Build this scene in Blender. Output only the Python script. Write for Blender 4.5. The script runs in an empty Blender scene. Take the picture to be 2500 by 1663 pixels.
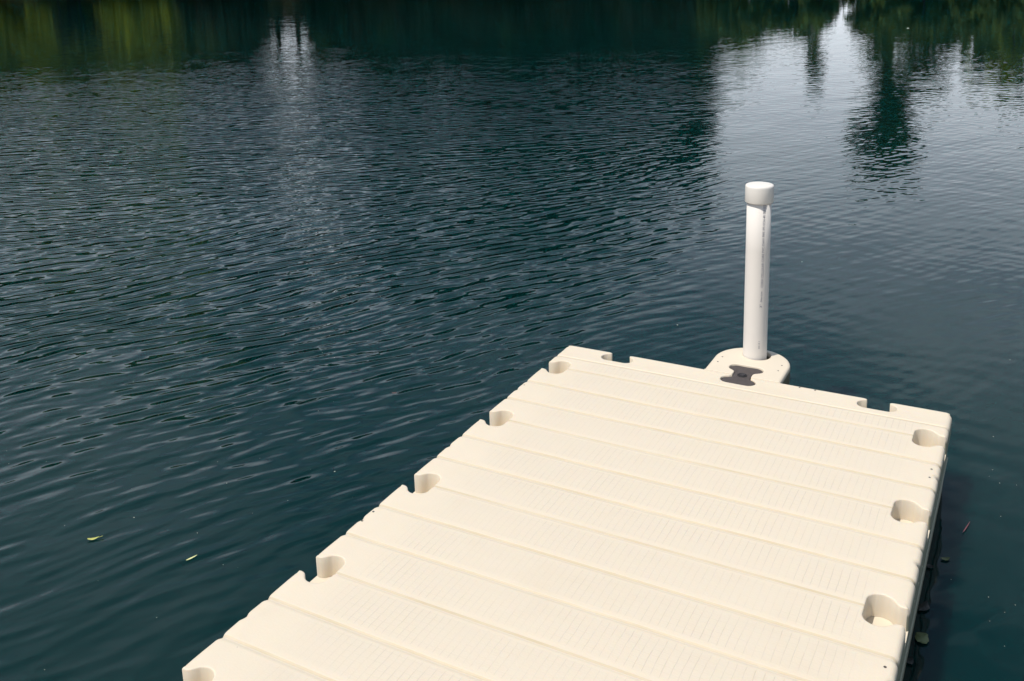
import bpy, bmesh, math, random
import numpy as np
from mathutils import Vector, Matrix, noise
from mathutils.geometry import delaunay_2d_cdt

rnd = random.Random(7)
sc = bpy.context.scene
col = sc.collection
TOP = 0.29                       # deck height above the water (water is z = 0)

# ------------------------------------------------------------------ helpers
def link(name, me, mat=None, parent=None, loc=(0, 0, 0)):
    o = bpy.data.objects.new(name, me)
    col.objects.link(o)
    o.location = loc
    if parent is not None:
        o.parent = parent
    if mat is not None:
        me.materials.append(mat)
    return o

def tag(o, label=None, cat=None, group=None, kind=None):
    if label: o['label'] = label
    if cat: o['category'] = cat
    if group: o['group'] = group
    if kind: o['kind'] = kind
    return o

def empty(name, loc, label, cat, group=None, rz=0.0):
    o = bpy.data.objects.new(name, None)
    o.empty_display_size = 0.1
    col.objects.link(o)
    o.location = loc
    o.rotation_euler = (0, 0, rz)
    return tag(o, label, cat, group)

def mesh(name, V, F, smooth=True):
    me = bpy.data.meshes.new(name)
    me.from_pydata([tuple(map(float, v)) for v in V], [], [tuple(int(i) for i in f) for f in F])
    me.update()
    if smooth:
        me.polygons.foreach_set('use_smooth', [True] * len(me.polygons))
    return me

def lathe(name, prof, n=64, smooth=True, angle=None):
    V, F = [], []
    for (r, z) in prof:
        for i in range(n):
            a = 2 * math.pi * i / n
            V.append((r * math.cos(a), r * math.sin(a), z))
    for j in range(len(prof) - 1):
        for i in range(n):
            F.append((j * n + i, j * n + (i + 1) % n, (j + 1) * n + (i + 1) % n, (j + 1) * n + i))
    F.append(tuple(range(n - 1, -1, -1)))
    F.append(tuple((len(prof) - 1) * n + i for i in range(n)))
    return mesh(name, V, F, smooth)

# ------------------------------------------------------------------ materials
def newmat(name):
    m = bpy.data.materials.new(name)
    m.use_nodes = True
    nt = m.node_tree
    return m, nt, nt.nodes['Principled BSDF'], nt.nodes, nt.links

def math_node(nt, op, a, b=None, c=None, clamp=False):
    n = nt.nodes.new('ShaderNodeMath'); n.operation = op; n.use_clamp = clamp
    for i, v in enumerate((a, b, c)):
        if v is None: continue
        if isinstance(v, (int, float)): n.inputs[i].default_value = v
        else: nt.links.new(v, n.inputs[i])
    return n.outputs[0]

def mixcol(nt, fac, a, b, mode='MIX'):
    n = nt.nodes.new('ShaderNodeMix'); n.data_type = 'RGBA'; n.blend_type = mode
    for s, v in ((n.inputs[0], fac), (n.inputs[6], a), (n.inputs[7], b)):
        if isinstance(v, (int, float)): s.default_value = v
        elif isinstance(v, tuple): s.default_value = (*v, 1)
        else: nt.links.new(v, s)
    return n.outputs[2]

def noise_node(nt, vec, scale, detail=2, rough=0.5, dim='3D'):
    n = nt.nodes.new('ShaderNodeTexNoise'); n.noise_dimensions = dim
    n.inputs['Scale'].default_value = scale
    n.inputs['Detail'].default_value = detail
    n.inputs['Roughness'].default_value = rough
    if vec is not None: nt.links.new(vec, n.inputs['Vector'])
    return n.outputs['Fac']

def smooth(nt, v, lo, hi):
    n = nt.nodes.new('ShaderNodeMapRange'); n.interpolation_type = 'SMOOTHSTEP'
    nt.links.new(v, n.inputs[0])
    n.inputs[1].default_value = lo; n.inputs[2].default_value = hi
    return n.outputs[0]

def plain(name, colr, rough=0.5, var=0.12, scale=12.0, bump=0.0, spec=0.5):
    m, nt, bs, N, L = newmat(name)
    tc = N.new('ShaderNodeTexCoord').outputs['Object']
    f = noise_node(nt, tc, scale, 4, 0.6)
    c = mixcol(nt, f, tuple(x * (1 - var) for x in colr), tuple(min(1, x * (1 + var)) for x in colr))
    L.new(c, bs.inputs['Base Color'])
    bs.inputs['Roughness'].default_value = rough
    bs.inputs['Specular IOR Level'].default_value = spec
    if bump:
        b = N.new('ShaderNodeBump'); b.inputs['Strength'].default_value = bump; b.inputs['Distance'].default_value = 0.002
        L.new(noise_node(nt, tc, scale * 6, 3), b.inputs['Height']); L.new(b.outputs[0], bs.inputs['Normal'])
    return m

CREAM = (0.675, 0.588, 0.464)
def deck_material():
    m, nt, bs, N, L = newmat('cream_polyethylene_deck')
    tc = N.new('ShaderNodeTexCoord').outputs['Object']
    sep = N.new('ShaderNodeSeparateXYZ'); L.new(tc, sep.inputs[0])
    warp = noise_node(nt, tc, 14, 2)
    wx = math_node(nt, 'MULTIPLY', math_node(nt, 'SUBTRACT', warp, 0.5), 0.006)
    X = math_node(nt, 'ADD', sep.outputs[0], wx)
    Y = math_node(nt, 'ADD', sep.outputs[1], wx)
    def lines(v, sp, w, off=0.0):
        t = math_node(nt, 'FRACT', math_node(nt, 'ADD', math_node(nt, 'DIVIDE', v, sp), 50.5 + off))
        d = math_node(nt, 'MULTIPLY', math_node(nt, 'ABSOLUTE', math_node(nt, 'SUBTRACT', t, 0.5)), sp)
        n = N.new('ShaderNodeMapRange'); n.interpolation_type = 'SMOOTHSTEP'
        L.new(d, n.inputs[0]); n.inputs[1].default_value = 0; n.inputs[2].default_value = w
        n.inputs[3].default_value = 1; n.inputs[4].default_value = 0
        return n.outputs[0]
    lx = lines(X, 0.0216, 0.0018)
    ly = lines(Y, 0.0216, 0.0017, 0.3)
    # plank zone mask : between the moulded grooves, away from the border
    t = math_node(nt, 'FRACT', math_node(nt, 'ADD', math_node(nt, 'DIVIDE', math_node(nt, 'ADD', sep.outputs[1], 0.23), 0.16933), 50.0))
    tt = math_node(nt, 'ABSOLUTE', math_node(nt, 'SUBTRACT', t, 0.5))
    mz = N.new('ShaderNodeMapRange'); mz.interpolation_type = 'SMOOTHSTEP'; L.new(tt, mz.inputs[0])
    mz.inputs[1].default_value = 0.34; mz.inputs[2].default_value = 0.42; mz.inputs[3].default_value = 1; mz.inputs[4].default_value = 0
    ex = math_node(nt, 'MULTIPLY', smooth(nt, sep.outputs[0], 0.10, 0.24), math_node(nt, 'SUBTRACT', 1.0, smooth(nt, sep.outputs[0], 1.36, 1.47)))
    ey = math_node(nt, 'SUBTRACT', 1.0, smooth(nt, sep.outputs[1], -0.16, -0.11))
    blot = smooth(nt, noise_node(nt, tc, 2.4, 3, 0.6), 0.36, 0.62)
    fine = smooth(nt, noise_node(nt, tc, 17, 2, 0.6), 0.30, 0.62)
    zone = math_node(nt, 'MULTIPLY', math_node(nt, 'MULTIPLY', mz.outputs[0], ex), ey)
    k = math_node(nt, 'MULTIPLY', zone, math_node(nt, 'MULTIPLY_ADD', blot, 0.65, 0.35))
    k = math_node(nt, 'MULTIPLY', k, math_node(nt, 'MULTIPLY_ADD', fine, 0.6, 0.4))
    ln = math_node(nt, 'MULTIPLY', math_node(nt, 'MAXIMUM', lx, math_node(nt, 'MULTIPLY', ly, 0.32)), k)
    base = mixcol(nt, noise_node(nt, tc, 3.5, 5, 0.65), tuple(c * 0.965 for c in CREAM), tuple(c * 1.03 for c in CREAM))
    base = mixcol(nt, math_node(nt, 'MULTIPLY', zone, 0.5), base, (0.628, 0.551, 0.445))
    st = smooth(nt, noise_node(nt, tc, 1.7, 6, 0.72), 0.52, 0.72)
    base = mixcol(nt, math_node(nt, 'MULTIPLY', st, 0.22), base, (0.56, 0.475, 0.36))
    # tan shade line of the grooves, painted into the colour along their bottoms
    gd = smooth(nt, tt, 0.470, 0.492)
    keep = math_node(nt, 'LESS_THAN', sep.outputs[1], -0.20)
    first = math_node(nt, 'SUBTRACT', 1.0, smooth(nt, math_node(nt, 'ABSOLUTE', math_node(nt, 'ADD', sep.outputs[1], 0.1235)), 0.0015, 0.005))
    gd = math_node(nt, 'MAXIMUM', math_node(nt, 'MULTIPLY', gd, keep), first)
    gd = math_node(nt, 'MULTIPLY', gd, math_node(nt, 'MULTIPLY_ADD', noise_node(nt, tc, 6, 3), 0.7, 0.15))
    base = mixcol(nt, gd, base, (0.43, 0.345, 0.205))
    # small scuffs and specks of dirt
    sp = N.new('ShaderNodeTexVoronoi'); sp.inputs['Scale'].default_value = 26; sp.inputs['Randomness'].default_value = 1; L.new(tc, sp.inputs['Vector'])
    speck = math_node(nt, 'LESS_THAN', sp.outputs['Distance'], 0.045)
    gate = math_node(nt, 'GREATER_THAN', noise_node(nt, tc, 9, 1), 0.63)
    speck = math_node(nt, 'MULTIPLY', math_node(nt, 'MULTIPLY', speck, gate), 0.5)
    c = mixcol(nt, math_node(nt, 'MULTIPLY', ln, 0.37), base, (0.36, 0.31, 0.26))
    c = mixcol(nt, speck, c, (0.25, 0.20, 0.14))
    # green-grey growth on the outer flanks under the rim
    side = math_node(nt, 'MAXIMUM', math_node(nt, 'GREATER_THAN', sep.outputs[0], 1.512), math_node(nt, 'GREATER_THAN', sep.outputs[1], -0.007))
    gz = smooth(nt, math_node(nt, 'ADD', sep.outputs[2], math_node(nt, 'MULTIPLY', noise_node(nt, tc, 20, 3), 0.012)), -0.008, -0.022)
    c = mixcol(nt, math_node(nt, 'MULTIPLY', math_node(nt, 'MULTIPLY', side, gz), 0.93), c, (0.22, 0.225, 0.165))
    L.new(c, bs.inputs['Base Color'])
    bs.inputs['Roughness'].default_value = 0.50
    bs.inputs['Specular IOR Level'].default_value = 0.30
    bs.inputs['Subsurface Weight'].default_value = 0.2; bs.inputs['Subsurface Radius'].default_value = (1.0, 0.55, 0.25); bs.inputs['Subsurface Scale'].default_value = 0.012
    h = math_node(nt, 'MULTIPLY', ln, -0.0004)
    h = math_node(nt, 'ADD', h, math_node(nt, 'MULTIPLY', noise_node(nt, tc, 160, 3), 0.0003))
    b = N.new('ShaderNodeBump'); b.inputs['Strength'].default_value = 1.0; b.inputs['Distance'].default_value = 1.0
    L.new(h, b.inputs['Height']); L.new(b.outputs[0], bs.inputs['Normal'])
    return m

M_DECK = deck_material()
M_PLATE = plain('cream_polyethylene_plate', CREAM, 0.48, 0.03, 5, 0.08, 0.35)
def weather_plate():
    nt = M_PLATE.node_tree; bs = nt.nodes['Principled BSDF']
    old = bs.inputs['Base Color'].links[0].from_socket
    tc = nt.nodes.new('ShaderNodeTexCoord').outputs['Object']
    sep = nt.nodes.new('ShaderNodeSeparateXYZ'); nt.links.new(tc, sep.inputs[0])
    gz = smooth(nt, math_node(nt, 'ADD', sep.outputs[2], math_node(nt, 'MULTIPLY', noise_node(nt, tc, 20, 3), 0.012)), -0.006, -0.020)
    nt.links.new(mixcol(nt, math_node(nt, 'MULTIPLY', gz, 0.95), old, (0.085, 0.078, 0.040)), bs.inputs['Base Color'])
weather_plate()
def body_material():
    m, nt, bs, N, L = newmat('cream_polyethylene_float')
    tc = N.new('ShaderNodeTexCoord').outputs['Object']
    sep = N.new('ShaderNodeSeparateXYZ'); L.new(tc, sep.inputs[0])
    n = noise_node(nt, tc, 9, 5, 0.65)
    zz = math_node(nt, 'ADD', sep.outputs[2], math_node(nt, 'MULTIPLY', n, 0.06))
    alg = smooth(nt, zz, -0.04, -0.075)          # growth from the waterline up to the rim
    c = mixcol(nt, n, tuple(k * 0.95 for k in CREAM), CREAM)
    dirt = mixcol(nt, noise_node(nt, tc, 24, 4, 0.7), (0.17, 0.18, 0.125), (0.30, 0.30, 0.225))
    c = mixcol(nt, alg, c, dirt)
    L.new(c, bs.inputs['Base Color']); bs.inputs['Roughness'].default_value = 0.5
    return m
M_BODY = body_material()
M_RUBBER = plain('dark_rubber', (0.068, 0.056, 0.053), 0.62, 0.35, 60, 0.5, 0.4)
M_BLACK = plain('black_recess', (0.012, 0.011, 0.012), 0.7, 0.2, 40)
M_PVC = plain('white_pvc', (0.72, 0.675, 0.625), 0.58, 0.02, 8, 0.0, 0.3)
M_CAP = plain('white_pvc_cap', (0.74, 0.70, 0.645), 0.42, 0.02, 8, 0.0, 0.35)
M_INK = plain('faded_ink', (0.13, 0.13, 0.19), 0.7, 0.3, 90)

# ------------------------------------------------------------------ signed distance toolkit (positive = inside the plastic)
def smin(a, b, k):
    h = np.clip(0.5 + 0.5 * (b - a) / k, 0, 1)
    return b * (1 - h) + a * h - k * h * (1 - h)
def rrect(x, y, x0, x1, y0, y1, r):
    cx, cy, hx, hy = (x0 + x1) / 2, (y0 + y1) / 2, (x1 - x0) / 2, (y1 - y0) / 2
    qx = np.abs(x - cx) - hx + r; qy = np.abs(y - cy) - hy + r
    return -(np.hypot(np.maximum(qx, 0), np.maximum(qy, 0)) + np.minimum(np.maximum(qx, qy), 0) - r)
def socket(dep, t, depth, lobe, neck, r):
    """distance outside a key-hole pocket; dep = distance from the edge inward, t = along the edge"""
    cd = depth - r
    tx = np.abs(t) - (lobe - r)
    cap = np.hypot(np.maximum(tx, 0), dep - cd) - r
    qx = np.abs(t) - neck; qy = np.abs(dep) - cd
    nk = np.hypot(np.maximum(qx, 0), np.maximum(qy, 0)) + np.minimum(np.maximum(qx, qy), 0)
    return smin(cap, nk, 0.018)

def sheet(sdf, bbox, rows, step, wall, fil, zfun, cs=0.004, levels=(0.0, 0.0008, 0.0026, 0.0055, 0.0095, 0.015)):
    """top skin of a moulded plastic shape with filleted rim and side walls"""
    x0, x1, y0, y1 = bbox
    xs = np.arange(x0 - 3 * cs, x1 + 3 * cs, cs); ys = np.arange(y0 - 3 * cs, y1 + 3 * cs, cs)
    GX, GY = np.meshgrid(xs, ys, indexing='ij')
    D = sdf(GX, GY)
    pts, edges = [], []
    for li, lev in enumerate(levels):
        S = D - lev
        hx = (S[:-1, :] > 0) != (S[1:, :] > 0)
        hy = (S[:, :-1] > 0) != (S[:, 1:] > 0)
        idx = {}
        I, J = np.nonzero(hx)
        for i, j in zip(I, J):
            t = S[i, j] / (S[i, j] - S[i + 1, j]); idx[('x', i, j)] = len(pts); pts.append((xs[i] + cs * t, ys[j]))
        I, J = np.nonzero(hy)
        for i, j in zip(I, J):
            t = S[i, j] / (S[i, j] - S[i, j + 1]); idx[('y', i, j)] = len(pts); pts.append((xs[i], ys[j] + cs * t))
        if li == 0:
            cells = np.nonzero((hx[:, :-1] | hx[:, 1:]) | (hy[:-1, :] | hy[1:, :]))
            for i, j in zip(*cells):
                e = [idx[k] for k in (('x', i, j), ('x', i, j + 1), ('y', i, j), ('y', i + 1, j)) if k in idx]
                if len(e) == 2: edges.append(tuple(e))
                elif len(e) == 4: edges += [(e[0], e[2]), (e[1], e[3])]
    gx = np.arange(x0 + step / 2, x1, step)
    for yy in rows:
        d = sdf(gx, np.full_like(gx, yy))
        for xx, dd in zip(gx, d):
            if dd > levels[-1] + 0.003: pts.append((xx, yy))
    vs, es, fs, *_ = delaunay_2d_cdt([Vector(p) for p in pts], edges, [], 0, 1e-6)
    P = np.array([(v.x, v.y) for v in vs])
    F = np.array([f for f in fs if len(f) == 3])
    C = P[F].mean(axis=1)
    a = P[F[:, 1]] - P[F[:, 0]]; b = P[F[:, 2]] - P[F[:, 0]]
    area = np.abs(a[:, 0] * b[:, 1] - a[:, 1] * b[:, 0])
    F = F[(sdf(C[:, 0], C[:, 1]) > 0) & (area > 1e-10)]
    d = np.maximum(sdf(P[:, 0], P[:, 1]), 0)
    r = fil(P[:, 0], P[:, 1])
    q = np.clip(r - d, 0, None)
    Z = -(r - np.sqrt(np.maximum(r * r - q * q, 0))) + zfun(P[:, 0], P[:, 1])
    used = np.unique(F); remap = -np.ones(len(P), int); remap[used] = np.arange(len(used))
    V = [(P[i, 0], P[i, 1], Z[i]) for i in used]
    F = [tuple(remap[f]) for f in F]
    cnt = {}
    for f in F:
        for k in range(3):
            e = (f[k], f[(k + 1) % 3])
            cnt[e] = cnt.get(e, 0) + 1
    low = {}
    def lo(i):
        if i not in low:
            low[i] = len(V); V.append((V[i][0], V[i][1], -wall))
        return low[i]
    for (a_, b_) in list(cnt):
        if (b_, a_) not in cnt:
            F.append((b_, a_, lo(a_), lo(b_)))
    return V, F

# ------------------------------------------------------------------ floating dock section
DW, DL = 1.519, 3.00
SIDE_Y = [-0.233 - 0.508 * k for k in range(6)]
END_X = [0.250, 0.757, 1.270]
RIBS = [-0.122] + [SIDE_Y[0] - 0.16933 * k for k in range(0, 17) if SIDE_Y[0] - 0.16933 * k > -DL + 0.04]
NOTCH = [SIDE_Y[0] - 0.254 - 0.508 * k for k in range(6)]
def dock_pockets(x, y):
    s = np.full(np.shape(x), 9.0)
    for yc in SIDE_Y:
        s = np.minimum(s, socket(x, y - yc, 0.104, 0.066, 0.0355, 0.036))
        s = np.minimum(s, socket(DW - x, y - yc, 0.104, 0.066, 0.0355, 0.036))
    for xc in END_X:
        s = np.minimum(s, socket(-y, x - xc, 0.080, 0.0685, 0.037, 0.032))
        s = np.minimum(s, socket(y + DL, x - xc, 0.080, 0.0685, 0.037, 0.032))
    return s
def dock_notches(x, y):
    s = np.full(np.shape(x), 9.0)
    for yc in NOTCH:
        s = np.minimum(s, np.hypot(x + 0.004, y - yc) - 0.010)
        s = np.minimum(s, np.hypot(DW + 0.004 - x, y - yc) - 0.010)
    for i, yc in enumerate(RIBS):
        s = np.minimum(s, np.hypot(x + 0.004, y - yc) - 0.008)
        s = np.minimum(s, np.hypot(DW + 0.004 - x, y - yc) - 0.008)
    return s
def dock_sdf(x, y):
    d = rrect(x, y, 0, DW, -DL, 0, 0.026)
    d = smin(d, dock_notches(x, y), 0.010)
    return smin(d, dock_pockets(x, y), 0.012)
def dock_fil(x, y):
    side = np.minimum(x, DW - x); end = np.minimum(-y, y + DL)
    t = np.clip((dock_pockets(x, y) - np.minimum(side, end)) / 0.01 + 0.5, 0, 1)
    return 0.0035 * (1 - t) + t * np.where(side < end, 0.016, np.where(end < 0.01, 0.006, 0.009))
def dock_z(x, y):
    z = np.zeros(np.shape(x))
    for yc in RIBS:
        main = any(abs(yc - s) < 0.01 for s in SIDE_Y)
        dep, w = (0.0020, 0.0125) if main else (0.0030, 0.0145)
        dy = y - yc
        t = np.clip(np.where(dy < 0, -dy / w, dy / (w * 0.52)), 0, 1)
        z = z - dep * (0.5 + 0.5 * np.cos(math.pi * t))
    # planks are very slightly crowned between the grooves, the long sheet is not perfectly flat
    z = z + 0.0011 * np.sin(x * 5.1 + y * 1.7) * np.sin(y * 3.3 + 1.0) + 0.0012 * np.cos((y + 0.233) / 0.16933 * 2 * math.pi) * -0.5
    return z
rows = []
for yc in RIBS:
    rows += [yc + o for o in (-0.0152, -0.0118, -0.0088, -0.0058, -0.0029, 0, 0.0020, 0.0040, 0.0060, 0.0078, 0.0125)]
ext = sorted(RIBS + [0.0, -DL])
for a, b in zip(ext[:-1], ext[1:]):
    n = max(1, int((b - a - 0.03) / 0.03))
    rows += [a + 0.018 + (b - a - 0.036) * k / n for k in range(n + 1)]
FLOOR = 0.067
V, F = sheet(dock_sdf, (0, DW, -DL, 0), sorted(rows), 0.03, FLOOR, dock_fil, dock_z)
dock = empty('dock_section', (0, 0, TOP), 'long cream plastic floating dock section with moulded planks and keyhole sockets along its edges', 'floating dock')
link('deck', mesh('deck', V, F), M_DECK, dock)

def float_body(name, outline_fn, prof, parent, mat):
    """stack of outlines: prof = [(inset, z), ...]"""
    V, F = [], []
    rings = []
    for ins, z in prof:
        pts = outline_fn(ins)
        rings.append(list(range(len(V), len(V) + len(pts))))
        V += [(p[0], p[1], z) for p in pts]
    for a, b in zip(rings[:-1], rings[1:]):
        n = len(a)
        for i in range(n): F.append((a[i], b[i], b[(i + 1) % n], a[(i + 1) % n]))
    F.append(tuple(rings[0])); F.append(tuple(reversed(rings[-1])))
    me = mesh(name, V, F, False)
    for p in me.polygons:
        if len(p.vertices) == 4: p.use_smooth = False
    return link(name, me, mat, parent)
def rect_outline(x0, x1, y0, y1, r, n=8):
    def fn(ins):
        a0, a1, b0, b1 = x0 + ins, x1 - ins, y0 + ins, y1 - ins
        out = []
        for cx, cy, s in ((a1 - r, b1 - r, 0), (a0 + r, b1 - r, 90), (a0 + r, b0 + r, 180), (a1 - r, b0 + r, 270)):
            for i in range(n + 1):
                t = math.radians(s + 90 * i / n); out.append((cx + r * math.cos(t), cy + r * math.sin(t)))
        return out
    return fn
BPROF = [(0.0015, -FLOOR - 0.0005), (0.0015, -0.0745), (0.0045, -0.080), (0.0070, -0.160), (0.0035, -0.163), (0.0035, -0.167), (0.008, -0.170), (0.016, -0.33), (0.03, -0.36)]
float_body('float_body', rect_outline(0, DW, -DL, 0, 0.026), BPROF, dock, M_BODY)
# small screws sunk near the rims
def screw(parent, x, y):
    s = link('screw', lathe('screw', [(0.0036, -0.0045), (0.0036, 0.0001), (0.0030, 0.0005), (0.0018, 0.0004), (0.0008, 0.0003)], 14), M_SCREW, parent, (x, y, 0))
    return s
M_SCREW = plain('dirty_screw_well', (0.07, 0.06, 0.05), 0.6, 0.5, 300)
for x in (0.018, DW - 0.026):
    for y in (-0.448, -0.505, -1.459, -1.516, -2.47, -2.527): screw(dock, x, y)
for x in (0.471, 0.531, 0.985, 1.043): screw(dock, x, -0.011)

# ------------------------------------------------------------------ pile holder with its coupler
HC = (0.7590, 0.2320)
def dogbone(x, y, g=0.0):
    a = socket(-(y), x - 0.757, 0.079 - 0.0, 0.0675, 0.036, 0.032)
    b = socket(y, x - 0.757, 0.106, 0.0675, 0.036, 0.032)
    return np.minimum(a, b) + g
def holder_sdf(x, y):
    c = 0.152 - np.hypot(x - 0.757, y - 0.156)
    r = np.minimum(np.minimum(x - 0.605, 0.909 - x), y - 0.0025)
    d = np.where(y > 0.156, c, r)
    d = smin(d, socket(y, x - 0.757, 0.108, 0.0685, 0.037, 0.032), 0.004)
    hole = np.hypot(x - HC[0], y - HC[1]) - 0.0560
    return np.minimum(d, hole)
def holder_fil(x, y):
    d = np.minimum(np.hypot(x - HC[0], y - HC[1]) - 0.0560, socket(y, x - 0.757, 0.108, 0.0685, 0.037, 0.032))
    o = np.where(y > 0.156, 0.152 - np.hypot(x - 0.757, y - 0.156), np.minimum(x - 0.605, 0.909 - x))
    r = np.where(d < o, 0.0035, 0.011)
    return np.where(y - 0.0025 < np.minimum(o, d), 0.001, r)
zero = lambda x, y: np.zeros(np.shape(x))
holder = empty('pile_holder', (0, 0, TOP), 'rounded cream plastic pile holder bolted to the far end of the dock', 'pile holder')
V, F = sheet(holder_sdf, (0.605, 0.909, 0.004, 0.308), list(np.arange(0.01, 0.3, 0.02)), 0.02, 0.075, holder_fil, zero, cs=0.003)
link('top_plate', mesh('top_plate', V, F), M_PLATE, holder)
def holder_outline(ins):
    out = [(0.909 - ins, 0.006 + ins)]
    for i in range(33):
        t = math.pi * i / 32; out.append((0.757 + (0.152 - ins) * math.cos(t), 0.156 + (0.152 - ins) * math.sin(t)))
    out.append((0.605 + ins, 0.006 + ins))
    return out
def holder_body():
    """float under the plate, with the pile sleeve left open"""
    V, F = [], []
    prof = [(0.001, -0.0755), (0.001, -0.086), (0.012, -0.094), (0.018, -0.33)]
    rings = []
    for ins, z in prof:
        p = holder_outline(ins); rings.append(list(range(len(V), len(V) + len(p)))); V.extend([(q[0], q[1], z) for q in p])
    for a, b in zip(rings[:-1], rings[1:]):
        for i in range(len(a)): F.append((a[i], b[i], b[(i + 1) % len(a)], a[(i + 1) % len(a)]))
    m = len(rings[0]); out0 = rings[0]
    inner = []
    for k in out0:
        dx, dy = V[k][0] - HC[0], V[k][1] - HC[1]; l = math.hypot(dx, dy)
        inner.append(len(V)); V.append((HC[0] + dx / l * 0.059, HC[1] + dy / l * 0.059, prof[0][1]))
    low = []
    for k in inner: low.append(len(V)); V.append((V[k][0], V[k][1], -0.33))
    for i in range(m):
        j = (i + 1) % m
        F.append((out0[i], out0[j], inner[j], inner[i])); F.append((inner[i], inner[j], low[j], low[i]))
    return mesh('float_body', V, F, False)
link('float_body', holder_body(), M_BODY, holder)
for x, y in ((0.637, 0.152), (0.634, 0.096), (0.877, 0.166), (0.876, 0.108)): screw(holder, x, y)

coup = empty('dock_coupler', (0, 0, TOP), 'dark rubber dog-bone coupler joining the pile holder to the dock', 'coupler')
dsdf = lambda x, y: -dogbone(x, y, 0.0012)
V, F = sheet(dsdf, (0.68, 0.84, -0.085, 0.115), list(np.arange(-0.08, 0.11, 0.012)), 0.012, 0.045,
             lambda x, y: np.full(np.shape(x), 0.003), lambda x, y: -0.0055 + 0.0006 * np.sin(x * 90) * np.sin(y * 70), cs=0.003, levels=(0, 0.0008, 0.003))
link('rubber_body', mesh('rubber_body', V, F), M_RUBBER, coup)
link('bolt_ring', lathe('bolt_ring', [(0.0190, -0.0075), (0.0190, -0.0035), (0.0175, -0.0030), (0.0155, -0.0030), (0.0148, -0.0040)], 36), M_BLACK, coup, (0.757, 0.016, 0))
link('bolt_head', lathe('bolt_head', [(0.0120, -0.006), (0.0120, -0.0015), (0.0105, -0.0005), (0.0085, -0.0008), (0.0060, -0.003), (0.002, -0.003)], 6, False), plain('black_bolt', (0.03, 0.028, 0.032), 0.75), coup, (0.757, 0.016, 0))

# ------------------------------------------------------------------ the pvc pile
PX, PY, PR = 0.751, 0.230, 0.0480
pole = empty('pole', (PX, PY, 0), 'upright white capped plastic pipe standing in the pile holder', 'pipe')
ZB = TOP + 0.660
link('tube', lathe('tube', [(PR, -2.6), (PR, -0.5), (PR, 0.2), (PR, ZB - 0.2), (PR, ZB + 0.03)], 96), M_PVC, pole)
cap = [(PR + 0.0008, ZB), (PR + 0.0075, ZB), (PR + 0.0080, ZB + 0.0010), (PR + 0.0080, ZB + 0.060), (PR + 0.0074, ZB + 0.0645), (PR + 0.0060, ZB + 0.0680), (PR + 0.0025, ZB + 0.0700), (PR - 0.003, ZB + 0.0710), (PR - 0.013, ZB + 0.0720), (PR - 0.027, ZB + 0.0727), (0.004, ZB + 0.0730)]
link('cap', lathe('cap', cap, 96), M_CAP, pole)

def lettering(txt, z0, z1, ang, h, italic=0.0, skew=0.0):
    """text running up the pipe from z0 to z1, bent round its surface"""
    cu = bpy.data.curves.new('lettering', 'FONT'); cu.body = txt; cu.size = 1.0; cu.shear = italic
    cu.resolution_u = 3
    ob = bpy.data.objects.new('lettering', cu); col.objects.link(ob)
    dg = bpy.context.evaluated_depsgraph_get(); dg.update()
    me = bpy.data.meshes.new_from_object(ob.evaluated_get(dg))
    col.objects.unlink(ob); bpy.data.objects.remove(ob); bpy.data.curves.remove(cu)
    co = np.array([v.co[:] for v in me.vertices])
    x0, x1 = co[:, 0].min(), co[:, 0].max()
    for v in me.vertices:
        s = (v.co.x - x0) / (x1 - x0)
        z = z0 + (z1 - z0) * s
        a = ang + skew * s - (v.co.y - 0.35) * h / 0.7 / PR
        v.co = ((PR + 0.0004) * math.cos(a), (PR + 0.0004) * math.sin(a), z)
    me.update()
    o = link('lettering', me, M_INK, pole)
    return o
A0 = math.radians(-51.5)
def zat(v): # image row on the pole axis -> height above the water
    return TOP + 0.660 * (866 - v) / (866 - 492.3)
lettering('COEX CELLULAR CORE PVC-DWV PIPE IPS SCH 40 SERIES', zat(690), zat(495), A0, 0.0100, 0, math.radians(1.5))
lettering('Silver-Line', zat(726), zat(700), A0 - math.radians(2), 0.0085, 0.4)
lettering('3"', zat(739), zat(731), A0 - math.radians(3), 0.0085)
lettering('04:12 1', zat(840), zat(822), A0 - math.radians(6), 0.0060)

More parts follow.
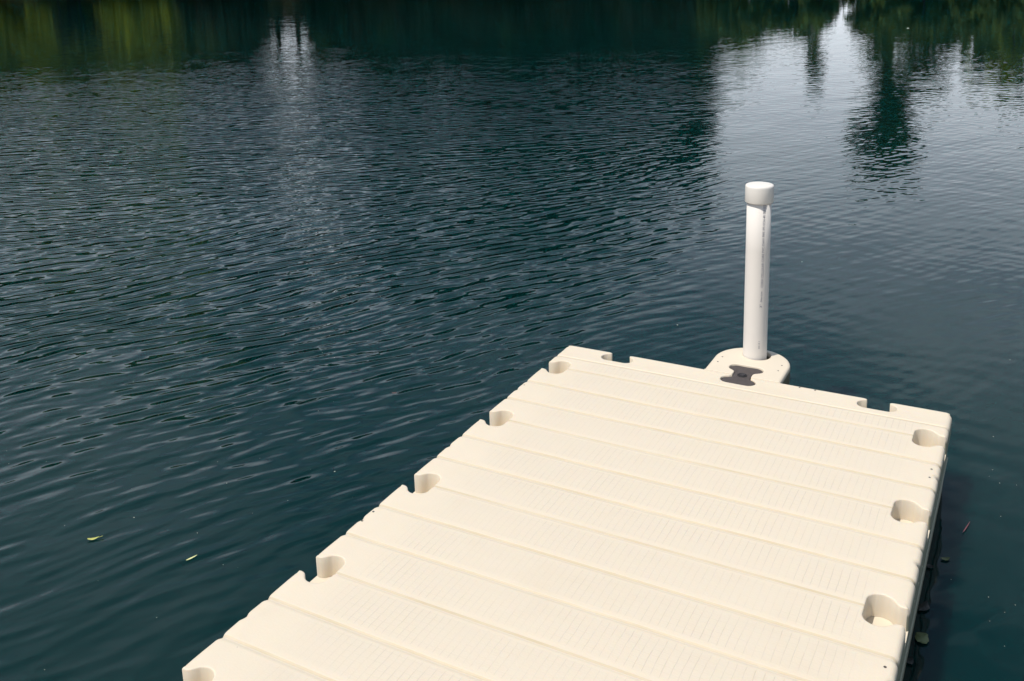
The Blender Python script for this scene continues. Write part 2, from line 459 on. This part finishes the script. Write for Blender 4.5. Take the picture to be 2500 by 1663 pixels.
# ------------------------------------------------------------------ water
def water_material():
    m, nt, bs, N, L = newmat('lake_water')
    geo = N.new('ShaderNodeNewGeometry').outputs['Position']
    # group : height field of the ripples at a point
    g = bpy.data.node_groups.new('ripple_height', 'ShaderNodeTree')
    g.interface.new_socket('P', in_out='INPUT', socket_type='NodeSocketVector')
    g.interface.new_socket('H', in_out='OUTPUT', socket_type='NodeSocketFloat')
    gi = g.nodes.new('NodeGroupInput'); go = g.nodes.new('NodeGroupOutput')
    P = gi.outputs[0]
    # slow wander so that crests are never straight
    wn = g.nodes.new('ShaderNodeTexNoise'); wn.noise_dimensions = '2D'; wn.inputs['Scale'].default_value = 0.55; wn.inputs['Detail'].default_value = 1.5
    g.links.new(P, wn.inputs['Vector'])
    ws = g.nodes.new('ShaderNodeVectorMath'); ws.operation = 'SUBTRACT'; g.links.new(wn.outputs['Color'], ws.inputs[0]); ws.inputs[1].default_value = (0.5, 0.5, 0.5)
    wm = g.nodes.new('ShaderNodeVectorMath'); wm.operation = 'SCALE'; g.links.new(ws.outputs[0], wm.inputs[0]); wm.inputs['Scale'].default_value = 0.32
    wa = g.nodes.new('ShaderNodeVectorMath'); wa.operation = 'ADD'; g.links.new(P, wa.inputs[0]); g.links.new(wm.outputs[0], wa.inputs[1])
    PW = wa.outputs[0]
    def train(ang, lam, along, seed, detail=0.0, rough=0.5):
        """noise stretched along the crest direction ang (degrees)"""
        mp = g.nodes.new('ShaderNodeMapping'); mp.vector_type = 'POINT'
        # rotate so the crest lies along x, then squeeze
        mp.inputs['Rotation'].default_value = (0, 0, math.radians(-ang))
        mp.inputs['Location'].default_value = (0, 0, 0)
        g.links.new(PW, mp.inputs['Vector'])
        sc_ = g.nodes.new('ShaderNodeVectorMath'); sc_.operation = 'MULTIPLY_ADD'
        g.links.new(mp.outputs[0], sc_.inputs[0]); sc_.inputs[1].default_value = (1.0 / along, 1.0 / lam, 0); sc_.inputs[2].default_value = (seed, seed * 1.7, 0)
        n = g.nodes.new('ShaderNodeTexNoise'); n.noise_dimensions = '2D'; n.inputs['Scale'].default_value = 1.0
        n.inputs['Detail'].default_value = detail; n.inputs['Roughness'].default_value = rough
        g.links.new(sc_.outputs[0], n.inputs['Vector'])
        return n.outputs['Fac']
    def mm(op, a, b, c=None):
        return math_node(g, op, a, b, c)
    sp = g.nodes.new('ShaderNodeSeparateXYZ'); g.links.new(P, sp.inputs[0])
    nP = mm('ADD', mm('MULTIPLY', sp.outputs[0], -0.848), mm('MULTIPLY', sp.outputs[1], 0.53))
    far = smooth(g, nP, 2.0, 7.0)
    near = mm('SUBTRACT', 1.0, far)
    def mix_trains(lst):
        tot = None
        for (ang, lam, al, seed, wgt) in lst:
            t = mm('MULTIPLY', train(ang, lam, al, seed), wgt * lam)
            tot = t if tot is None else mm('ADD', tot, t)
        return tot
    A = mix_trains([(60, 0.056, 0.26, 3.1, 0.104), (50, 0.041, 0.14, 9.7, 0.055), (69, 0.094, 0.36, 5.3, 0.072), (78, 0.049, 0.15, 61.7, 0.036)])
    B = mix_trains([(41, 0.056, 0.32, 13.1, 0.108), (50, 0.040, 0.15, 1.7, 0.052), (33, 0.088, 0.40, 25.3, 0.072), (26, 0.046, 0.15, 71.3, 0.036)])
    H = mm('ADD', mm('MULTIPLY', A, near), mm('MULTIPLY', B, far))
    # calm lee water on the right : amplitude falls beyond a slanting line
    q = mm('ADD', mm('MULTIPLY', sp.outputs[0], 0.966), mm('MULTIPLY', sp.outputs[1], 0.26))   # along +x (line runs back-left)
    wob = g.nodes.new('ShaderNodeTexNoise'); wob.noise_dimensions = '2D'; wob.inputs['Scale'].default_value = 0.5; wob.inputs['Detail'].default_value = 2; g.links.new(P, wob.inputs['Vector'])
    q = mm('ADD', q, mm('MULTIPLY', mm('SUBTRACT', wob.outputs['Fac'], 0.5), 1.2))
    calm = smooth(g, q, -0.9, 0.9)
    amp = mm('SUBTRACT', 1.0, mm('MULTIPLY', calm, CALM))
    # gusts
    gn = g.nodes.new('ShaderNodeTexNoise'); gn.noise_dimensions = '2D'; gn.inputs['Scale'].default_value = 0.8; gn.inputs['Detail'].default_value = 2; g.links.new(P, gn.inputs['Vector'])
    amp = mm('MULTIPLY', amp, mm('MULTIPLY_ADD', gn.outputs['Fac'], 0.9, 0.55))
    # ripples are longer and lower close to the dock
    dist = mm('ADD', mm('MULTIPLY', sp.outputs[0], -0.75), mm('MULTIPLY', sp.outputs[1], 0.66))
    amp = mm('MULTIPLY', amp, mm('MULTIPLY_ADD', smooth(g, dist, -1.2, 2.6), 0.52, 0.48))
    away = smooth(g, mm('POWER', mm('ADD', mm('POWER', mm('SUBTRACT', sp.outputs[0], 1.7), 2.0), mm('POWER', mm('ADD', sp.outputs[1], 3.6), 2.0)), 0.5), 7.0, 30.0)
    amp = mm('MULTIPLY', amp, mm('SUBTRACT', 1.0, mm('MULTIPLY', away, 0.90)))
    swell = mm('MULTIPLY', train(75, 0.42, 1.1, 31.0), 0.010)
    cross = mm('MULTIPLY', train(-10, 0.10, 0.22, 47.0), 0.0014)
    H = mm('MULTIPLY', H, mm('MULTIPLY', amp, AMP))
    H = mm('ADD', H, mm('MULTIPLY', mm('ADD', mm('MULTIPLY', swell, 0.5), cross), mm('SUBTRACT', 1.0, mm('MULTIPLY', away, 0.7))))
    g.links.new(H, go.inputs[0])
    EPS = 0.004
    outs = []
    for off in ((0, 0, 0), (EPS, 0, 0), (0, EPS, 0)):
        a = N.new('ShaderNodeVectorMath'); a.operation = 'ADD'; L.new(geo, a.inputs[0]); a.inputs[1].default_value = off
        gr = N.new('ShaderNodeGroup'); gr.node_tree = g; L.new(a.outputs[0], gr.inputs[0]); outs.append(gr.outputs[0])
    sx = math_node(nt, 'DIVIDE', math_node(nt, 'SUBTRACT', outs[0], outs[1]), EPS)
    sy = math_node(nt, 'DIVIDE', math_node(nt, 'SUBTRACT', outs[0], outs[2]), EPS)
    cmb = N.new('ShaderNodeCombineXYZ'); L.new(sx, cmb.inputs[0]); L.new(sy, cmb.inputs[1]); cmb.inputs[2].default_value = 1.0
    nrm = N.new('ShaderNodeVectorMath'); nrm.operation = 'NORMALIZE'; L.new(cmb.outputs[0], nrm.inputs[0])
    L.new(nrm.outputs[0], bs.inputs['Normal'])
    murk = noise_node(nt, geo, 0.35, 2)
    L.new(mixcol(nt, murk, (0.0004, 0.0175, 0.0155), (0.0003, 0.0165, 0.0175)), bs.inputs['Base Color'])
    bs.inputs['Roughness'].default_value = 0.02
    bs.inputs['IOR'].default_value = 1.333
    bs.inputs['Subsurface Weight'].default_value = 1.0
    bs.inputs['Subsurface Radius'].default_value = (0.22, 0.30, 0.30)
    bs.inputs['Subsurface Scale'].default_value = SSS
    return m
SSS = 2.5
AMP, CALM = 1.68, 0.85
M_WATER = water_material()
bm = bmesh.new()
bmesh.ops.create_grid(bm, x_segments=40, y_segments=40, size=240)
me = bpy.data.meshes.new('water'); bm.to_mesh(me); bm.free()
tag(link('water', me, M_WATER, None, (0, 40, 0)), kind='structure')

# ------------------------------------------------------------------ shore, lake bed
CX, CY = 1.705, -3.62
def shore_r(az):
    """distance of the far bank from the end of the dock, by compass angle (degrees)"""
    pts = [(0, 46), (60, 48), (90, 52), (105, 60), (118, 72), (130, 88), (146, 112), (165, 120), (200, 90), (270, 45), (330, 45), (360, 46)]
    az %= 360
    for (a, r), (b, s) in zip(pts[:-1], pts[1:]):
        if a <= az <= b:
            t = (az - a) / (b - a); t = t * t * (3 - 2 * t)
            return r + (s - r) * t + 1.6 * math.sin(az * 0.35) + 0.8 * math.sin(az * 1.3)
    return 60
def ground_z(f, az):
    """height of the land at a fraction f beyond the shoreline; low where the wood opens on the right"""
    az = az % 360
    k = min(1.0, max(0.0, (abs(az - 99.8) - 6.6) / 2.0))
    rise = float(np.interp(f, [0.06, 0.14, 0.28, 1.0, 3.5], [0, 1.3, 3.9, 7.0, 8.0]))
    return float(np.interp(f, [-1, -.5, -.12, -.02, 0, .012, .03, .08, .25, 1, 3.5], [-3, -2.8, -1.2, -.15, 0, .40, .75, .95, 1.1, 1.4, 2])) + k * rise
def ground():
    V, F = [], []
    NA = 480
    steps = [-1, -0.5, -0.12, -0.02, 0.0, 0.012, 0.03, 0.08, 0.14, 0.20, 0.28, 1.0, 3.5]
    for f in steps:
        for i in range(NA):
            az = 360 * i / NA; z = ground_z(f, az); R = shore_r(az); r = R * (1 + f) if f > -1 else 0.5
            nz = noise.noise((r * 0.08 * math.cos(math.radians(az)), r * 0.08 * math.sin(math.radians(az)), 0)) * (0.3 if z > 0.9 else 0.12)
            V.append((CX + r * math.cos(math.radians(az)), CY + r * math.sin(math.radians(az)), z + nz))
    for j in range(len(steps) - 1):
        for i in range(NA):
            F.append((j * NA + i, (j + 1) * NA + i, (j + 1) * NA + (i + 1) % NA, j * NA + (i + 1) % NA))
    F.append(tuple(range(NA)))
    return mesh('ground', V, F)
m, nt, bs, N, L = newmat('earth_and_grass')
geo = N.new('ShaderNodeNewGeometry').outputs['Position']
f = smooth(nt, noise_node(nt, geo, 0.5, 4, 0.6), 0.45, 0.58)
L.new(mixcol(nt, f, (0.014, 0.014, 0.006), (0.010, 0.018, 0.005)), bs.inputs['Base Color']); bs.inputs['Roughness'].default_value = 1.0; bs.inputs['Specular IOR Level'].default_value = 0.03
tag(link('ground', ground(), m), kind='structure')

# ------------------------------------------------------------------ trees round the lake
def leaf_mat(name, a, b, rough=0.6):
    m, nt, bs, N, L = newmat(name)
    geo = N.new('ShaderNodeNewGeometry').outputs['Position']
    f = smooth(nt, noise_node(nt, geo, 0.8, 3, 0.6), 0.35, 0.65)
    L.new(mixcol(nt, f, a, b), bs.inputs['Base Color']); bs.inputs['Roughness'].default_value = rough
    bs.inputs['Specular IOR Level'].default_value = 0.08
    return m
M_LEAF = [leaf_mat('bright_foliage', (0.055, 0.10, 0.007), (0.18, 0.23, 0.016)),
          leaf_mat('mid_foliage', (0.022, 0.042, 0.008), (0.045, 0.075, 0.012)),
          leaf_mat('dark_foliage', (0.005, 0.010, 0.006), (0.010, 0.019, 0.009)),
          leaf_mat('dry_foliage', (0.10, 0.075, 0.03), (0.16, 0.11, 0.05))]
M_BARK = plain('bark', (0.035, 0.028, 0.02), 0.9, 0.4, 3)

def crown_mesh(name, seed, shape, nleaf, size):
    """leaf clumps through the crown volume; unit height 1 (z 0.12..1), unit radius about 0.3"""
    r = random.Random(seed)
    lobes = []
    if shape == 'round':
        for k in range(32):
            z = r.uniform(0.10, 0.90); rad = 0.26 * math.sin(math.pi * min(1, max(0.12, (z + 0.02) / 1.0)) ** 0.85) + 0.03
            a = r.uniform(0, 6.283); d = rad * r.uniform(0.2, 1)
            lobes.append((d * math.cos(a), d * math.sin(a), z, r.uniform(0.06, 0.12)))
        lobes.append((0, 0, 0.92, 0.07))
    elif shape == 'high':
        for k in range(26):
            z = r.uniform(0.60, 0.94); rad = 0.24 * math.sin(math.pi * (z - 0.52) / 0.48) + 0.02
            a = r.uniform(0, 6.283); d = rad * r.uniform(0.2, 1)
            lobes.append((d * math.cos(a), d * math.sin(a), z, r.uniform(0.05, 0.09)))
    elif shape == 'column':
        for k in range(30):
            z = r.uniform(0.10, 0.93); rad = 0.115 * (1 - 0.55 * max(0, z - 0.5) / 0.5)
            a = r.uniform(0, 6.283); d = rad * r.uniform(0.2, 1)
            lobes.append((d * math.cos(a), d * math.sin(a), z, r.uniform(0.045, 0.08)))
        lobes.append((0, 0, 0.96, 0.035))
    else:                                  # low bush
        for k in range(16):
            a = r.uniform(0, 6.283); d = 0.42 * r.uniform(0.1, 1) ** 0.6
            lobes.append((d * math.cos(a), d * math.sin(a), r.uniform(0.25, 0.82 - 0.5 * d), r.uniform(0.15, 0.24)))
    V, F = [], []
    for k in range(nleaf):
        lx, ly, lz, lr = lobes[r.randrange(len(lobes))]
        v = Vector((r.gauss(0, 1), r.gauss(0, 1), r.gauss(0, 1))); v.normalize()
        c = Vector((lx, ly, lz)) + v * lr * (r.random() ** 0.45)
        if c.z < 0.02: continue
        n = (v + Vector((r.gauss(0, .5), r.gauss(0, .5), r.gauss(0, .5) + .2))).normalized()
        t = n.orthogonal().normalized(); t.rotate(Matrix.Rotation(r.uniform(0, 6.28), 3, n)); b = n.cross(t)
        s = size * r.uniform(0.6, 1.3)
        i = len(V)
        V += [c - t * s, c + b * s * 0.55 + n * s * .12, c + t * s, c - b * s * 0.55 + n * s * .12]
        F.append((i, i + 1, i + 2, i + 3))
    return mesh(name, V, F, False)

def trunk_mesh(name, seed, h, limbs=6):
    r = random.Random(seed)
    V, F = [], []
    def tube(p, q, r0, r1, n=7):
        p, q = Vector(p), Vector(q); d = (q - p).normalized(); t = d.orthogonal().normalized(); b = d.cross(t)
        i0 = len(V); K = 4
        for k in range(K + 1):
            f = k / K; c = p.lerp(q, f) + Vector((r.uniform(-1, 1), r.uniform(-1, 1), 0)) * 0.004 * (0 < k < K); rr = r0 + (r1 - r0) * f
            for i in range(n):
                a = 6.2832 * i / n; V.append(c + (t * math.cos(a) + b * math.sin(a)) * rr)
        for k in range(K):
            for i in range(n):
                F.append((i0 + k * n + i, i0 + k * n + (i + 1) % n, i0 + (k + 1) * n + (i + 1) % n, i0 + (k + 1) * n + i))
    tube((0, 0, -0.03), (0.01, 0, h), 0.020, 0.005)
    for k in range(limbs):
        z = h * r.uniform(0.3, 0.85); a = r.uniform(0, 6.283); l = r.uniform(0.08, 0.17)
        tube((0.003, 0, z), (l * math.cos(a), l * math.sin(a), z + l * 0.8), 0.007, 0.002)
    return mesh(name, V, F)
PROTO = {}
for key, shape, nl, sz in (('round', 'round', 5200, 0.020), ('column', 'column', 11000, 0.014), ('high', 'high', 4200, 0.018), ('bush', 'bush', 2600, 0.045)):
    for v_ in range(2):
        PROTO[key, v_] = (crown_mesh(key + '_crown', 11 + v_ * 5, shape, nl, sz), trunk_mesh(key + '_trunk', 3 + v_, 0.8 if shape != 'bush' else 0.5))
MESHVAR = {}
def plant(kind, leaf, az, dist, h, wide, name, label, cat, group):
    x = CX + dist * math.cos(math.radians(az)); y = CY + dist * math.sin(math.radians(az))
    R = shore_r(az); f = dist / R - 1
    z = ground_z(f, az) - 0.4
    h = max(0.9, h - max(0.0, z - 0.4))
    v_ = rnd.randrange(2)
    key = (kind, v_, leaf)
    if key not in MESHVAR:
        cm = PROTO[kind, v_][0].copy(); cm.materials.clear(); cm.materials.append(M_LEAF[leaf])
        tm = PROTO[kind, v_][1].copy(); tm.materials.clear(); tm.materials.append(M_BARK)
        MESHVAR[key] = (cm, tm)
    cm, tm = MESHVAR[key]
    t = empty(name, (x, y, z), label, cat, group, rnd.uniform(0, 6.28))
    t.scale = (h * wide, h * wide, h)
    for nm, me_ in (('crown', cm), ('trunk', tm)):
        o = bpy.data.objects.new(nm, me_); col.objects.link(o); o.parent = t
    return t
def az_of(px):                     # compass angle of a column of the photograph on far water (2357 wide)
    return 146.5 - px * 0.0238
def top_h(dist, elev):
    return dist * math.tan(math.radians(elev)) - 1.94
G = 'trees on the far bank, mirrored in the lake'
LB = {('round', 0): 'sunlit yellow-green broadleaf tree on the far bank beyond the left water',
      ('round', 1): 'green broadleaf tree on the far bank of the lake',
      ('round', 2): 'dark broadleaf tree on the far bank, mirrored as near-black water'}
def skyline(px):
    if px < 560: return 12.5, 0 if px < 430 else 1
    if 610 < px < 700: return None
    if px < 900: return 12.5, 1
    if px < 1690: return 15.5 + 1.2 * math.sin(px * 0.011), 2
    if px < 2000: return None
    if px < 2225: return None
    return 8.6, 0 if px > 2260 else 1
px = -900
while px < 3400:
    s = skyline(px)
    if s:
        e, leaf = s
        az = az_of(px); R = shore_r(az)
        for row in range(3):
            dist = R * 1.05 + 2 + row * 7 + rnd.uniform(-1, 1.5)
            h = top_h(dist, e * rnd.uniform(0.86, 1.06)) - 1.0
            w = rnd.uniform(0.75, 1.05)
            if px < 520: w = max(w, 0.98)
            # keep clear of the gap
            half = math.degrees(0.30 * h * w / dist) / 0.0238
            pe = px - row * 38
            if 618 < pe < 690 or 1700 < pe < 2215: continue
            if pe < 654 and pe + half > 630: w *= max(0.22, (630 - pe) / half)
            if 654 < pe < 900 and pe - half < 674: w *= max(0.22, (pe - 674) / half)
            if pe < 1700 and pe + half > 1715: w *= max(0.35, (1715 - pe) / half)
            if pe > 2200 and pe - half < 2215: w *= max(0.4, (pe - 2205) / half)
            plant('round', leaf if rnd.random() < 0.75 else min(2, leaf + 1), az + row * 0.9, dist, h, w, 'broadleaf_tree', LB['round', leaf], 'tree', G)
    px += 66 + rnd.uniform(-10, 14) if 0 < px < 2400 else 150
for (p, e) in ((18, 12.0), (52, 11.5)):
    az = az_of(p); dist = shore_r(az) * 1.05 + 6
    plant('round', 0, az, dist, top_h(dist, e) - 1.0, 1.1, 'broadleaf_tree', LB['round', 0], 'tree', G)
for k in range(2):
    az = az_of(628 + k * 46); dist = shore_r(az) * 1.05 + 10 + 3 * k
    plant('high', 1, az, dist, top_h(dist, 12.0), 0.95, 'broadleaf_tree', 'tree with a high crown standing over the narrow gap in the far bank', 'tree', 'trees over the gap in the far bank')
for (p, e, w_) in ((1905, 7.6, 0.7), (2190, 6.0, 0.6)):
    az = az_of(p); dist = shore_r(az) * 1.05 + 3
    plant('round', 1, az, dist, top_h(dist, e) - 0.4, w_, 'small_tree', {1905: 'small loose tree on the far bank left of the lone tall tree', 1815: 'smallest loose tree standing near the dark wood on the far bank', 2190: 'small loose tree on the far bank right of the lone tall tree'}[p], 'tree', None)
# the tall narrow tree that stands alone in the sky gap on the right
for k, (p, e, w) in enumerate(((2066, 12.4, 1.9),)):
    az = az_of(p); dist = shore_r(az) * 1.05 + 1
    plant('column', 1, az, dist, top_h(dist, e) - 0.6, w, 'tall_tree', 'tall narrow green tree on the far bank, mirrored alone in the bright water', 'tree', None)
# bushes along the bank close the view between the trunks
px = -900; i = 0
while px < 3400:
    az = az_of(px); dist = shore_r(az) * 1.012 + rnd.uniform(0, 1.2)
    e = rnd.uniform(3.4, 5.4)
    dry = 600 < px < 715
    if dry: e = 3.0
    if 1690 < px < 2010: e = rnd.uniform(3.6, 5.6)
    if 1942 < px < 2008 or 2150 < px < 2215: e = 2.0
    h = max(0.9, top_h(dist, e))
    plant('bush', 3 if dry else 0 if px < 430 and rnd.random() < 0.6 else (2 if px < 1690 else 1), az, dist, h, rnd.uniform(1.0, 1.5), 'bush', ('dry brown bush on the waterline below the narrow gap in the trees' if dry else 'green bush on the waterline of the far bank'), 'bush', 'dry bushes below the gap in the trees' if dry else 'bushes along the far bank')
    if not dry and not 1690 < px < 2010:
        d2 = dist + 5 + rnd.uniform(0, 2)
        plant('bush', 0 if px < 430 and rnd.random() < 0.6 else 2 if px < 1690 and rnd.random() < 0.6 else 1, az_of(px + 20), d2, top_h(d2, rnd.uniform(4.5, 6.8)), 1.2, 'bush', 'taller bush standing behind the waterline bushes of the far bank', 'bush', 'second row of bushes on the far bank')
    px += 44 if 0 < px < 2400 else 150

# ------------------------------------------------------------------ floating leaves, twig and specks
def leaf_mesh(name, L_, W_, curl, seed, stem=0.0):
    r = random.Random(seed); n = 12
    V, F = [], []
    for i in range(n + 1):
        t = i / n
        w = W_ * 0.5 * math.sin(math.pi * t ** 0.8) ** 0.7 * r.uniform(0.85, 1.08) if 0 < t < 1 else W_ * 0.06
        x = (t - 0.5) * L_; zc = curl * (t - 0.5) ** 2 * 4
        y0 = 0.1 * W_ * math.sin(t * 5 + seed)
        V += [(x, y0 - w, zc + 0.0012), (x, y0, zc), (x, y0 + w, zc + 0.0012)]
        V += [(x, y0 - w, zc + 0.0006), (x, y0, zc - 0.0006), (x, y0 + w, zc + 0.0006)]
    for i in range(n):
        a, b = i * 6, (i + 1) * 6
        F += [(a, b, b + 1, a + 1), (a + 1, b + 1, b + 2, a + 2), (a + 3, a + 4, b + 4, b + 3), (a + 4, a + 5, b + 5, b + 4),
              (a, a + 3, b + 3, b), (a + 2, b + 2, b + 5, a + 5)]
    if stem:
        x0 = 0.5 * L_ * 0.95; i = len(V)
        V += [(x0, -0.0008, 0.001), (x0, 0.0008, 0.001), (x0 + stem, 0.003, 0.002), (x0 + stem, 0.0042, 0.002), (x0, 0, 0.0025), (x0 + stem, 0.0036, 0.0032)]
        F += [(i, i + 2, i + 5, i + 4), (i + 1, i + 4, i + 5, i + 3), (i, i + 1, i + 3, i + 2)]
    return mesh(name, V, F)
def floater(name, me, mat, x, y, rz, label, cat, group=None, z=0.004):
    o = link(name, me, mat, None, (x, y, z)); o.rotation_euler = (0, 0, math.radians(rz))
    return tag(o, label, cat, group)
M_YG = plain('yellow_green_leaf', (0.50, 0.50, 0.13), 0.5, 0.25, 60)
M_ST = plain('straw_leaf', (0.66, 0.66, 0.32), 0.5, 0.2, 60)
M_RD = plain('reddish_leaf', (0.10, 0.045, 0.035), 0.6, 0.3, 60)
M_PK = plain('pink_stalk', (0.17, 0.06, 0.075), 0.6, 0.2, 60)
M_OL = plain('olive_leaf', (0.10, 0.13, 0.045), 0.5, 0.45, 70)
M_DK = plain('rotten_leaf', (0.008, 0.010, 0.008), 0.6, 0.4, 60)
floater('floating_leaf', leaf_mesh('leaf_a', 0.038, 0.013, 0.003, 2, 0.014), M_YG, -1.058, -1.668, 47, 'yellow-green leaf with a torn pale stalk floating in the open water at left', 'leaf')
floater('floating_leaf', leaf_mesh('leaf_b', 0.041, 0.0075, 0.002, 5), M_ST, -0.658, -1.593, 74, 'narrow straw-coloured leaf floating between the other leaf and the dock', 'leaf')
floater('floating_leaf', leaf_mesh('leaf_c', 0.024, 0.012, 0.001, 8), M_RD, -0.775, -0.23, 40, 'small reddish brown leaf floating left of the second socket', 'leaf')
floater('floating_leaf', leaf_mesh('leaf_d', 0.050, 0.044, 0.002, 4), M_OL, 1.532, -0.915, 60, 'pale olive leaf floating against the right side of the dock', 'leaf')
floater('floating_leaf', leaf_mesh('leaf_f', 0.030, 0.018, 0.002, 9), M_OL, 1.555, -0.48, 30, 'dim olive leaf drifting a little off the right side of the dock', 'leaf')
floater('floating_twig', leaf_mesh('twig', 0.085, 0.0035, 0.001, 3), M_PK, 1.600, -0.259, 78, 'thin pink stalk floating in the dark water right of the dock', 'twig')
for k, (x, y, l, w, rz, lb) in enumerate(((1.512, -0.545, 0.030, 0.022, 20, 'small dark leaf stuck at the waterline, highest of the three on the right side'),
                                  (1.520, -0.765, 0.058, 0.028, 75, 'largest dark leaf stuck at the waterline above the olive leaf'),
                                  (1.512, -1.03, 0.030, 0.024, 50, 'small dark leaf stuck at the waterline below the olive leaf'))):
    floater('wet_leaf', leaf_mesh('wet_leaf', l, w, 0.002, 20 + k), M_DK, x, y, rz, lb, 'leaf', 'dark leaves stuck along the right waterline')
def specks():
    V, F = [], []
    r = random.Random(5)
    def one(x, y, s):
        i = len(V); a0 = r.uniform(0, 6)
        for k in range(6):
            a = a0 + k * 1.047; V.append((x + s * math.cos(a) * r.uniform(.6, 1.3), y + s * math.sin(a) * r.uniform(.6, 1.3), 0.0015))
        V.append((x, y, 0.0015 + s * 0.4)); F.extend([(i + k, i + (k + 1) % 6, i + 6) for k in range(6)])
    for k in range(110):
        x = r.uniform(-2.6, 0); y = r.uniform(-2.9, 0.3)
        if x > -0.05: continue
        one(x, y, r.uniform(0.0007, 0.0018))
    for k in range(60):
        one(r.uniform(1.56, 2.2), r.uniform(-1.6, 0.6), r.uniform(0.0007, 0.0018))
    one(-0.583, -0.916, 0.0035); one(-1.04, -1.505, 0.003); one(-1.16, 21.5, 0.03)
    for k in range(60):
        t = r.random(); one(-3 * t + r.uniform(-1, 3), r.uniform(0.6, 6), r.uniform(0.001, 0.003))
    return mesh('specks', V, F, False)
tag(link('floating_specks', specks(), plain('pollen', (0.45, 0.46, 0.38), 0.7, 0.4, 4)), kind='stuff')

# ------------------------------------------------------------------ light and sky
SUN_EL, = (62.5,)
SX, SY = -0.55, -0.84                                  # horizontal direction towards the sun
el = math.radians(SUN_EL)
d = Vector((SX, SY, 0)).normalized() * math.cos(el) + Vector((0, 0, math.sin(el)))
ld = bpy.data.lights.new('sun', 'SUN'); ld.energy = 4.0; ld.angle = math.radians(0.53); ld.color = (1.0, 0.955, 0.88)
lo = bpy.data.objects.new('sun', ld); col.objects.link(lo); lo.rotation_euler = d.to_track_quat('Z', 'Y').to_euler(); lo.location = (0, 0, 30)

w = bpy.data.worlds.new('World'); sc.world = w; w.use_nodes = True
nt = w.node_tree; N = nt.nodes; L = nt.links
for n_ in list(N): N.remove(n_)
out = N.new('ShaderNodeOutputWorld'); bg = N.new('ShaderNodeBackground'); L.new(bg.outputs[0], out.inputs[0])
sky = N.new('ShaderNodeTexSky'); sky.sky_type = 'NISHITA'; sky.sun_disc = False
sky.sun_elevation = el; sky.sun_rotation = math.atan2(SX, SY); sky.air_density = 1.0; sky.dust_density = 1.2; sky.ozone_density = 1.0
tc = N.new('ShaderNodeTexCoord').outputs['Generated']
sep = N.new('ShaderNodeSeparateXYZ'); L.new(tc, sep.inputs[0])
zc = math_node(nt, 'MAXIMUM', math_node(nt, 'ADD', sep.outputs[2], 0.10), 0.05)
cx = math_node(nt, 'DIVIDE', sep.outputs[0], zc); cy = math_node(nt, 'DIVIDE', sep.outputs[1], zc)
cmb = N.new('ShaderNodeCombineXYZ'); L.new(cx, cmb.inputs[0]); L.new(cy, cmb.inputs[1])
cl = noise_node(nt, cmb.outputs[0], 0.9, 6, 0.58)
cl = math_node(nt, 'MULTIPLY', smooth(nt, cl, 0.40, 0.64), 0.85)
hz = math_node(nt, 'SUBTRACT', 1.0, smooth(nt, sep.outputs[2], 0.05, 0.46))
cl = math_node(nt, 'MULTIPLY', cl, math_node(nt, 'SUBTRACT', 1.0, math_node(nt, 'MULTIPLY', smooth(nt, sep.outputs[2], 0.40, 0.75), 0.45)))
c1 = mixcol(nt, cl, sky.outputs[0], (5.7, 6.9, 7.8))
c2 = mixcol(nt, math_node(nt, 'MULTIPLY', hz, 0.66), c1, (14.8, 15.5, 16.8))
L.new(c2, bg.inputs['Color']); bg.inputs['Strength'].default_value = 0.10

# ------------------------------------------------------------------ camera
cd = bpy.data.cameras.new('camera'); cam = bpy.data.objects.new('camera', cd); col.objects.link(cam)
cd.sensor_width = 36; cd.lens = 2385.61 / 2500 * 36
cd.shift_x = 68.136 / 2500; cd.shift_y = -396.98 / 2500
cam.location = (1.70504, -3.62055, 1.65063 + TOP)
cam.rotation_euler = (1.349905, 0.0336764, 0.5173365)
cd.clip_start = 0.05; cd.clip_end = 2000
sc.camera = cam
sc.view_settings.view_transform = 'Standard'; sc.view_settings.look = 'None'; sc.view_settings.exposure = 0; sc.view_settings.gamma = 1
sc.render.engine = 'CYCLES'
sc.cycles.use_denoising = True
sc.cycles.max_bounces = 6; sc.cycles.diffuse_bounces = 3; sc.cycles.glossy_bounces = 3
sc.cycles.sample_clamp_indirect = 6
